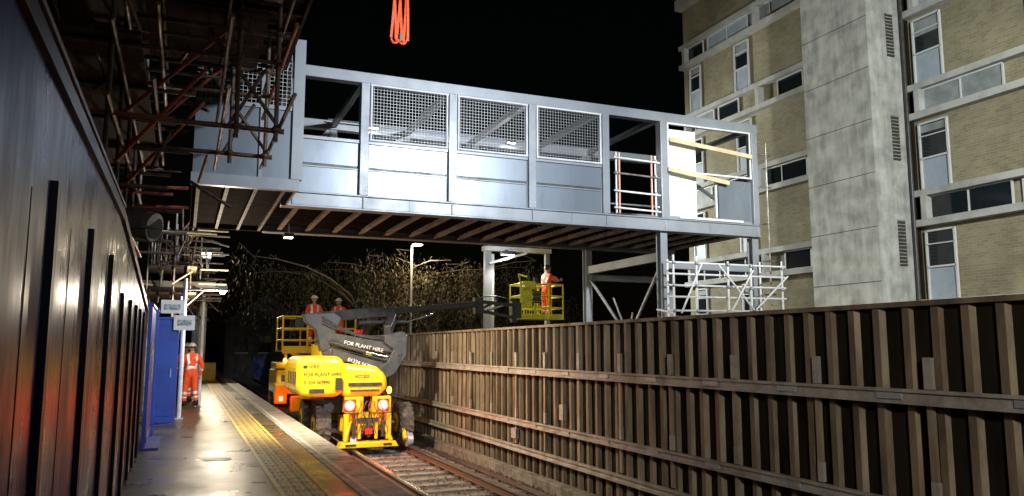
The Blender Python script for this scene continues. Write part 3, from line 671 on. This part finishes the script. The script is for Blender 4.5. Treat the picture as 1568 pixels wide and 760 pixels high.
# ------------------------------------------------------------ people
def skinmesh(verts,edges,rad,root=0,sub=2):
    me=bpy.data.meshes.new('tmp'); me.from_pydata(verts,edges,[]); o=bpy.data.objects.new('tmp',me); S.collection.objects.link(o)
    md=o.modifiers.new('s','SKIN'); md.use_smooth_shade=True
    for i,r in enumerate(rad):
        me.skin_vertices[0].data[i].radius=r if isinstance(r,tuple) else (r,r)
        me.skin_vertices[0].data[i].use_root=(i==root)
    sd=o.modifiers.new('d','SUBSURF'); sd.levels=sub; sd.render_levels=sub
    dg=bpy.context.evaluated_depsgraph_get(); ev=o.evaluated_get(dg); m2=ev.to_mesh()
    vs=[v.co.copy() for v in m2.vertices]; fs=[tuple(p.vertices) for p in m2.polygons]; ev.to_mesh_clear()
    bpy.data.objects.remove(o); bpy.data.meshes.remove(me); return vs,fs
def person(name,loc,yaw,arms,legs=None,bend=0.,headyaw=0.,helmet='helmet',scale=1.):
    lean=math.radians(bend)
    def tor(x,z,y=0): dz=z-.95; return (x,y+dz*math.sin(lean),.95+dz*math.cos(lean))
    J={'pel':tor(0,.95),'sp':tor(0,1.13),'ch':tor(0,1.33),'nk':tor(0,1.50,.0),'hd':tor(0,1.58,.01)}
    legs=legs or {'L':((-.11,.02,.50),(-.13,-.02,.09)),'R':((.11,.03,.50),(.13,.02,.09))}
    for s,sg in (('L',-1),('R',1)):
        J['hip'+s]=(.10*sg,0,.90); J['kn'+s]=legs[s][0]; J['an'+s]=legs[s][1]
        a=legs[s][1]; J['to'+s]=(a[0]+.03*sg,a[1]+.15,a[2]-.045)
        J['sh'+s]=tor(.185*sg,1.42); J['el'+s]=arms[s][0]; J['wr'+s]=arms[s][1]
    names=list(J); idx={n:i for i,n in enumerate(names)}
    E=[('pel','sp'),('sp','ch'),('ch','nk'),('nk','hd')]
    for s in 'LR': E+=[('pel','hip'+s),('hip'+s,'kn'+s),('kn'+s,'an'+s),('an'+s,'to'+s),('ch','sh'+s),('sh'+s,'el'+s),('el'+s,'wr'+s)]
    RD={'pel':(.165,.125),'sp':(.165,.125),'ch':(.175,.13),'nk':.06,'hd':.055}
    for s in 'LR': RD.update({'hip'+s:.11,'kn'+s:.082,'an'+s:.072,'to'+s:.045,'sh'+s:.085,'el'+s:.06,'wr'+s:.042})
    vs,fs=skinmesh([J[n] for n in names],[(idx[a],idx[c]) for a,c in E],[RD[n] for n in names])
    P=MB(); Tm=Matrix.Translation(loc)@Matrix.Rotation(yaw,4,'Z')@Matrix.Scale(scale,4)
    segs=[(a,c,Vector(J[a]),Vector(J[c])) for a,c in E]
    groups={}
    for f in fs:
        c=sum((vs[i] for i in f),Vector())/len(f); best=None
        for a,e,p,q in segs:
            d=q-p; t=max(0,min(1,(c-p).dot(d)/d.length_squared)); dd=(c-(p+d*t)).length
            if best is None or dd<best[0]: best=(dd,a,e,t)
        _,a,e,t=best; k='orange'
        if a.startswith('an') or (a.startswith('kn') and t>.78): k='boot'
        elif a.startswith('kn') and .2<t<.34: k='reflect'
        elif a.startswith('kn') and .5<t<.62: k='reflect'
        elif a.startswith('el') and .25<t<.45: k='reflect'
        elif a=='nk': k='skin'
        elif e in('ch','sp','shL','shR','nk') and a in('pel','sp','ch'):
            zz=(c-Vector(J['pel'])).dot((Vector(J['nk'])-Vector(J['pel'])).normalized())
            if .13<zz<.19 : k='reflect'
            elif zz>.2 and .09<abs(c.x)<.125: k='reflect'
        groups.setdefault(k,[]).append(f)
    W=[Tm@v for v in vs]
    o=len(P.v); P.v+=[tuple(v) for v in W]
    for k,ff in groups.items():
        i=P.mid(k)
        for f in ff: P.f.append([o+j for j in f]); P.mi.append(i); P.sm.append(True)
    for s,sg in (('L',-1),('R',1)):
        w=Vector(J['wr'+s]); d=(w-Vector(J['el'+s])).normalized(); side=d.cross(Vector((0,1,0)))
        if side.length<.3: side=d.cross(Vector((1,0,0)))
        side.normalize(); nrm=side.cross(d)
        HV=[w-d*.02,w+d*.05,w+d*.085]; HE=[(0,1),(1,2)]; HR=[(.03,.024),(.04,.02),(.036,.018)]
        v2,f2=skinmesh(HV,HE,HR,0,1); P.raw([Tm@v for v in v2],f2,'skin',True)
        for i,(off,L) in enumerate(((-.03,.065),(-.01,.078),(.01,.072),(.029,.055))):
            r0=w+d*.075+side*off; v2,f2=skinmesh([r0,r0+d*L*.5+nrm*.008,r0+d*L*.8+nrm*.03,r0+d*L*.85+nrm*.05],[(0,1),(1,2),(2,3)],[.010,.0095,.0085,.007],0,1); P.raw([Tm@v for v in v2],f2,'skin',True)
        r0=w+d*.025-side*.03; v2,f2=skinmesh([r0,r0-side*.03+d*.03,r0-side*.035+d*.06+nrm*.015],[(0,1),(1,2)],[.012,.011,.009],0,1); P.raw([Tm@v for v in v2],f2,'skin',True)
    H=Matrix.Translation(J['hd'])@Matrix.Rotation(headyaw,4,'Z'); HM=Tm@H; R3=HM.to_3x3()
    def e(c,r,k,**kw): P.ell(HM@Vector(c),r,k,M3=R3,**kw)
    e((0,.01,.085),(.076,.095,.115),'skin'); e((0,.035,.02),(.055,.06,.045),'skin'); e((0,-.02,.10),(.081,.092,.10),'hair',z0=-.35)
    e((0,.108,.075),(.013,.022,.022),'skin',seg=8,rings=6); 
    for sx_ in(-1,1): e((sx_*.03,.093,.10),(.014,.01,.008),'eye',seg=8,rings=5); e((sx_*.078,.0,.075),(.012,.022,.032),'skin',seg=8,rings=6)
    e((0,.09,.03),(.025,.01,.006),'decalr',seg=8,rings=4)
    e((0,0,.125),(.105,.125,.10),helmet,z0=0.,seg=18); P.tube(HM@Vector((0,.012,.120)),HM@Vector((0,.012,.130)),.128,helmet,20)
    e((0,.10,.128),(.075,.06,.012),helmet,seg=12,rings=5); P.beam(HM@Vector((0,-.1,.2)),HM@Vector((0,.1,.2)),.02,.05,helmet)
    return P.build(name)
relax={'L':((-.27,-.02,1.14),(-.27,.10,.90)),'R':((.27,-.02,1.14),(.26,.10,.90))}
person('railway_worker',(.24,24.2,0),math.radians(15),{'L':((-.28,-.03,1.15),(-.22,.16,1.0)),'R':((.30,-.04,1.15),(.27,.05,.88))},legs={'L':((-.12,.06,.50),(-.15,.05,.09)),'R':((.12,0,.50),(.15,-.12,.10))})
person('railway_worker',(.10,26.5,0),math.radians(-20),relax,headyaw=.4)
person('railway_worker',(3.92,26.4,ZD),math.radians(190),{'L':((-.27,.05,1.18),(-.15,.3,1.12)),'R':((.27,.05,1.18),(.15,.3,1.12))},headyaw=-.2)
person('railway_worker',(4.84,27.0,ZD),math.radians(150),{'L':((-.27,.05,1.18),(-.18,.3,1.1)),'R':((.27,.02,1.16),(.22,.25,1.02))},scale=.98)
person('railway_worker',(11.12,23.75,2.62),math.radians(-75),{'L':((-.26,.2,1.33),(-.2,.48,1.38)),'R':((.26,.18,1.25),(.17,.46,1.30))},bend=6,helmet='helmetb')

# ------------------------------------------------------------ street lamp, trees, far house
b=MB(); b.tube((10.9,40,-1.1),(10.9,40,7.0),.09,'galv',10,r2=.06); b.tube((10.9,40,7),(11.2,39.7,7.1),.03,'galv'); b.ell((11.1,39.6,7.06),(.32,.14,.07),'galv'); b.ell((11.1,39.6,7.0),(.22,.1,.05),'lamp'); b.build('street_lamp')
def willow(name,cx,cy,h,w,seed):
    random.seed(seed); b=MB(); z0=-1.1
    b.tube((cx,cy,z0),(cx+.1,cy,z0+h*.35),.38,'bark',10,r2=.28)
    tips=[]
    for i in range(9):
        a=2*math.pi*i/9+U(-.3,.3); p=Vector((cx+.1,cy,z0+h*.33)); r=.17
        dr=Vector((math.cos(a)*.5,math.sin(a)*.5,1.2))
        for j in range(6):
            q=p+dr.normalized()*h*.13+Vector((U(-.25,.25),U(-.25,.25),U(-.1,.1))); b.tube(p,q,r,'bark',6,r2=r*.72,cap=False); r*=.72; p=q; dr+=Vector((math.cos(a)*.25,math.sin(a)*.25,-.24))
            if j>0: tips.append(q.copy())
            if j>1: 
                q2=q+Vector((U(-1,1),U(-1,1),U(.0,.5))); b.tube(q,q2,r*.6,'bark',5,r2=.02,cap=False); tips.append(q2)
    for i in range(760):
        t=random.choice(tips); a=U(0,6.28); rr=w*math.sqrt(R())*.26
        p=Vector((t.x+math.cos(a)*rr,t.y+math.sin(a)*rr,t.z+U(-.3,.3)-.25*rr)); L=U(.8,4.2); dx=U(-.16,.16); dy=U(-.16,.16); k='leaf' if R()<.6 else 'leaf2'
        L=min(L,p.z-z0-U(.2,1.6)); s=0
        while s<L:
            s+=U(.14,.28); c=p+Vector((dx*s+U(-.14,.14),dy*s+U(-.14,.14),-s)); an=U(0,6.28); d=Vector((math.cos(an)*.035,math.sin(an)*.035,0)); e=Vector((U(-.09,.09),U(-.09,.09),-U(.10,.18)))
            b.raw([c-d,c+d,c+d*.3+e,c-d*.3+e],[(0,1,2,3)],k)
    b.build(name)
willow('willow_tree',9.3,44,10.4,3.4,3); willow('willow_tree',14.0,47,11.2,3.6,9); willow('willow_tree',20,54,9,3.5,12)
random.seed(5)
hs=empty('distant_house')
b=MB(); b.box((3,66,-1.1),(9,74,3.6),'render'); b.build('walls',hs)
b=MB(); b.prism([(2.7,3.6),(6,5.9),(9.3,3.6)],65.7,74.3,'roof'); b.build('roof',hs)
b=MB()
for x in (3.8,5.6,7.4): b.box((x,65.95,1.3),(x+.9,65.99,2.6),'glass'); b.box((x-.06,65.93,1.22),(x+.96,65.95,1.3),'wframe')
b.box((5.2,65.95,-1),(6.1,65.99,1.),'blue'); b.build('windows_and_door',hs)
b=MB(); b.box((-1,88,-1.1),(9,89,2.2),'fenced'); b.build('end_wall')

# ------------------------------------------------------------ lights
def spot(name,loc,tgt,P,col,ang,blend=.5,size=.3):
    L=bpy.data.lights.new(name,'SPOT'); L.energy=P; L.color=col; L.spot_size=math.radians(ang); L.spot_blend=blend; L.shadow_soft_size=size
    o=bpy.data.objects.new(name,L); S.collection.objects.link(o); o.location=loc; d=Vector(tgt)-Vector(loc); o.rotation_euler=d.to_track_quat('-Z','Y').to_euler(); return o
def point(name,loc,P,col,size=.08):
    L=bpy.data.lights.new(name,'POINT'); L.energy=P; L.color=col; L.shadow_soft_size=size
    o=bpy.data.objects.new(name,L); S.collection.objects.link(o); o.location=loc; return o
def lighttower(x,y,z0,z,heads):
    e_=empty('lighting_tower'); b=MB(); b.tube((x,y,z0),(x,y,z),.06,'galv',10); b.box((x-.6,y-.5,z0),(x+.6,y+.5,z0+.9),'yellow'); b.box((x-.7,y-.04,z-.05),(x+.7,y+.04,z+.03),'galv')
    for t in heads:
        d=(Vector(t[1])-Vector(t[0])).normalized(); c=Vector(t[0])-d*.18; b.beam(c-d*.1,c,.5,.4,'black'); b.beam(c,c+d*.02,.44,.34,'lamp')
    b.build('mast_and_heads',e_)
    for i,t in enumerate(heads): s_=spot('flood_%d'%i,t[0],t[1],t[2],t[3],t[4],t[5]); s_.parent=e_
cool=(.88,.94,1.); warm=(1,.82,.56)
lighttower(8.6,.6,-1.1,8.3,[((8.0,.9,8.2),(5.0,15,5.0),11500,cool,56,1.),((9.4,.9,8.2),(19,16,6),11500,(.97,1,.93),72,1.),((8.7,1.0,8.2),(10.9,15,5.0),8500,(1,.98,.94),24,1.)])  # third head added to brighten the white board and doorway
lighttower(12.6,33,-1.1,7.6,[((12.7,32.6,7.5),(19,21,6),5500,(.97,1,.92),90,.8)])
lighttower(1.0,44,0,6.5,[((.9,43.4,6.4),(2.5,28,0),2800,warm,80,.5)])
lighttower(-.1,-4,0,4.6,[((.1,-3.8,4.5),(6.5,9.5,.4),1900,(1,.92,.80),65,1.)])  # added tower behind the camera, brightens the near fence
point('platform_lamp_light',(.82,20.2,2.86),280,(1,.86,.66),.08).parent=bpy.data.objects['platform_lamp_post']
point('street_lamp_light',(11.1,39.4,6.8),900,(1,.80,.5),.3).parent=bpy.data.objects['street_lamp']
for x in (CX-.50,CX+.30): point('tail_glow',(x,18.74,.3),30,(1,.03,.01),.05).parent=bl
point('tail_glow',(2.9,25.5,.1),9,(1,.03,.01),.05).parent=b2
b=MB(); b.tube((1.9,16.6,4.2),(1.9,16.6,4.0),.02,'galv'); b.box((1.8,16.5,3.92),(2.0,16.7,4.0),'black'); b.box((1.82,16.52,3.905),(1.98,16.68,3.92),'lamp'); b.build('underdeck_work_light')
spot('work_light_beam',(1.9,16.6,3.88),(4.8,17.,0),2900,warm,122,.6,.1).parent=bpy.data.objects['underdeck_work_light']
spot('frame_light_beam',(10.25,24.95,4.8),(10.4,23.6,2.6),500,(1,.97,.9),165,.4,.1).parent=fl
for x in (4.0,7.6): spot('interior_beam',(x,Y1-.3,6.90),(x,Y1-.2,4.6),150,(.95,.98,1),170,.3,.06).parent=br

sun=bpy.data.lights.new('fill_sun','SUN'); sun.energy=.02; sun.angle=math.radians(.5); sun.color=(.8,.88,1)  # weak sun added as base fill for the dim ambient
so=bpy.data.objects.new('fill_sun',sun); S.collection.objects.link(so); so.rotation_euler=(math.radians(50),0,math.radians(-35))
w=bpy.data.worlds.new('World'); S.world=w; w.use_nodes=True; n=w.node_tree.nodes; l=w.node_tree.links
sk=n.new('ShaderNodeTexSky'); sk.sky_type='NISHITA'; sk.sun_disc=False; sk.sun_elevation=math.radians(3); sk.sun_rotation=math.radians(200)
bg=n['Background']; bg.inputs[1].default_value=.0005; l.new(sk.outputs[0],bg.inputs[0])
S.view_settings.view_transform='Standard'; S.view_settings.look='None'; S.view_settings.exposure=0

# ------------------------------------------------------------ camera
cd=bpy.data.cameras.new('camera'); cam=bpy.data.objects.new('camera',cd); S.collection.objects.link(cam); S.camera=cam
cd.sensor_width=36; cd.lens=36*1200/1568; cd.clip_end=2000; cd.clip_start=.05
ps,th=math.radians(22.6),math.radians(7.27)
d=Vector((math.sin(ps)*math.cos(th),math.cos(ps)*math.cos(th),math.sin(th)))
cam.location=(0,0,1.65); cam.rotation_euler=d.to_track_quat('-Z','Y').to_euler()
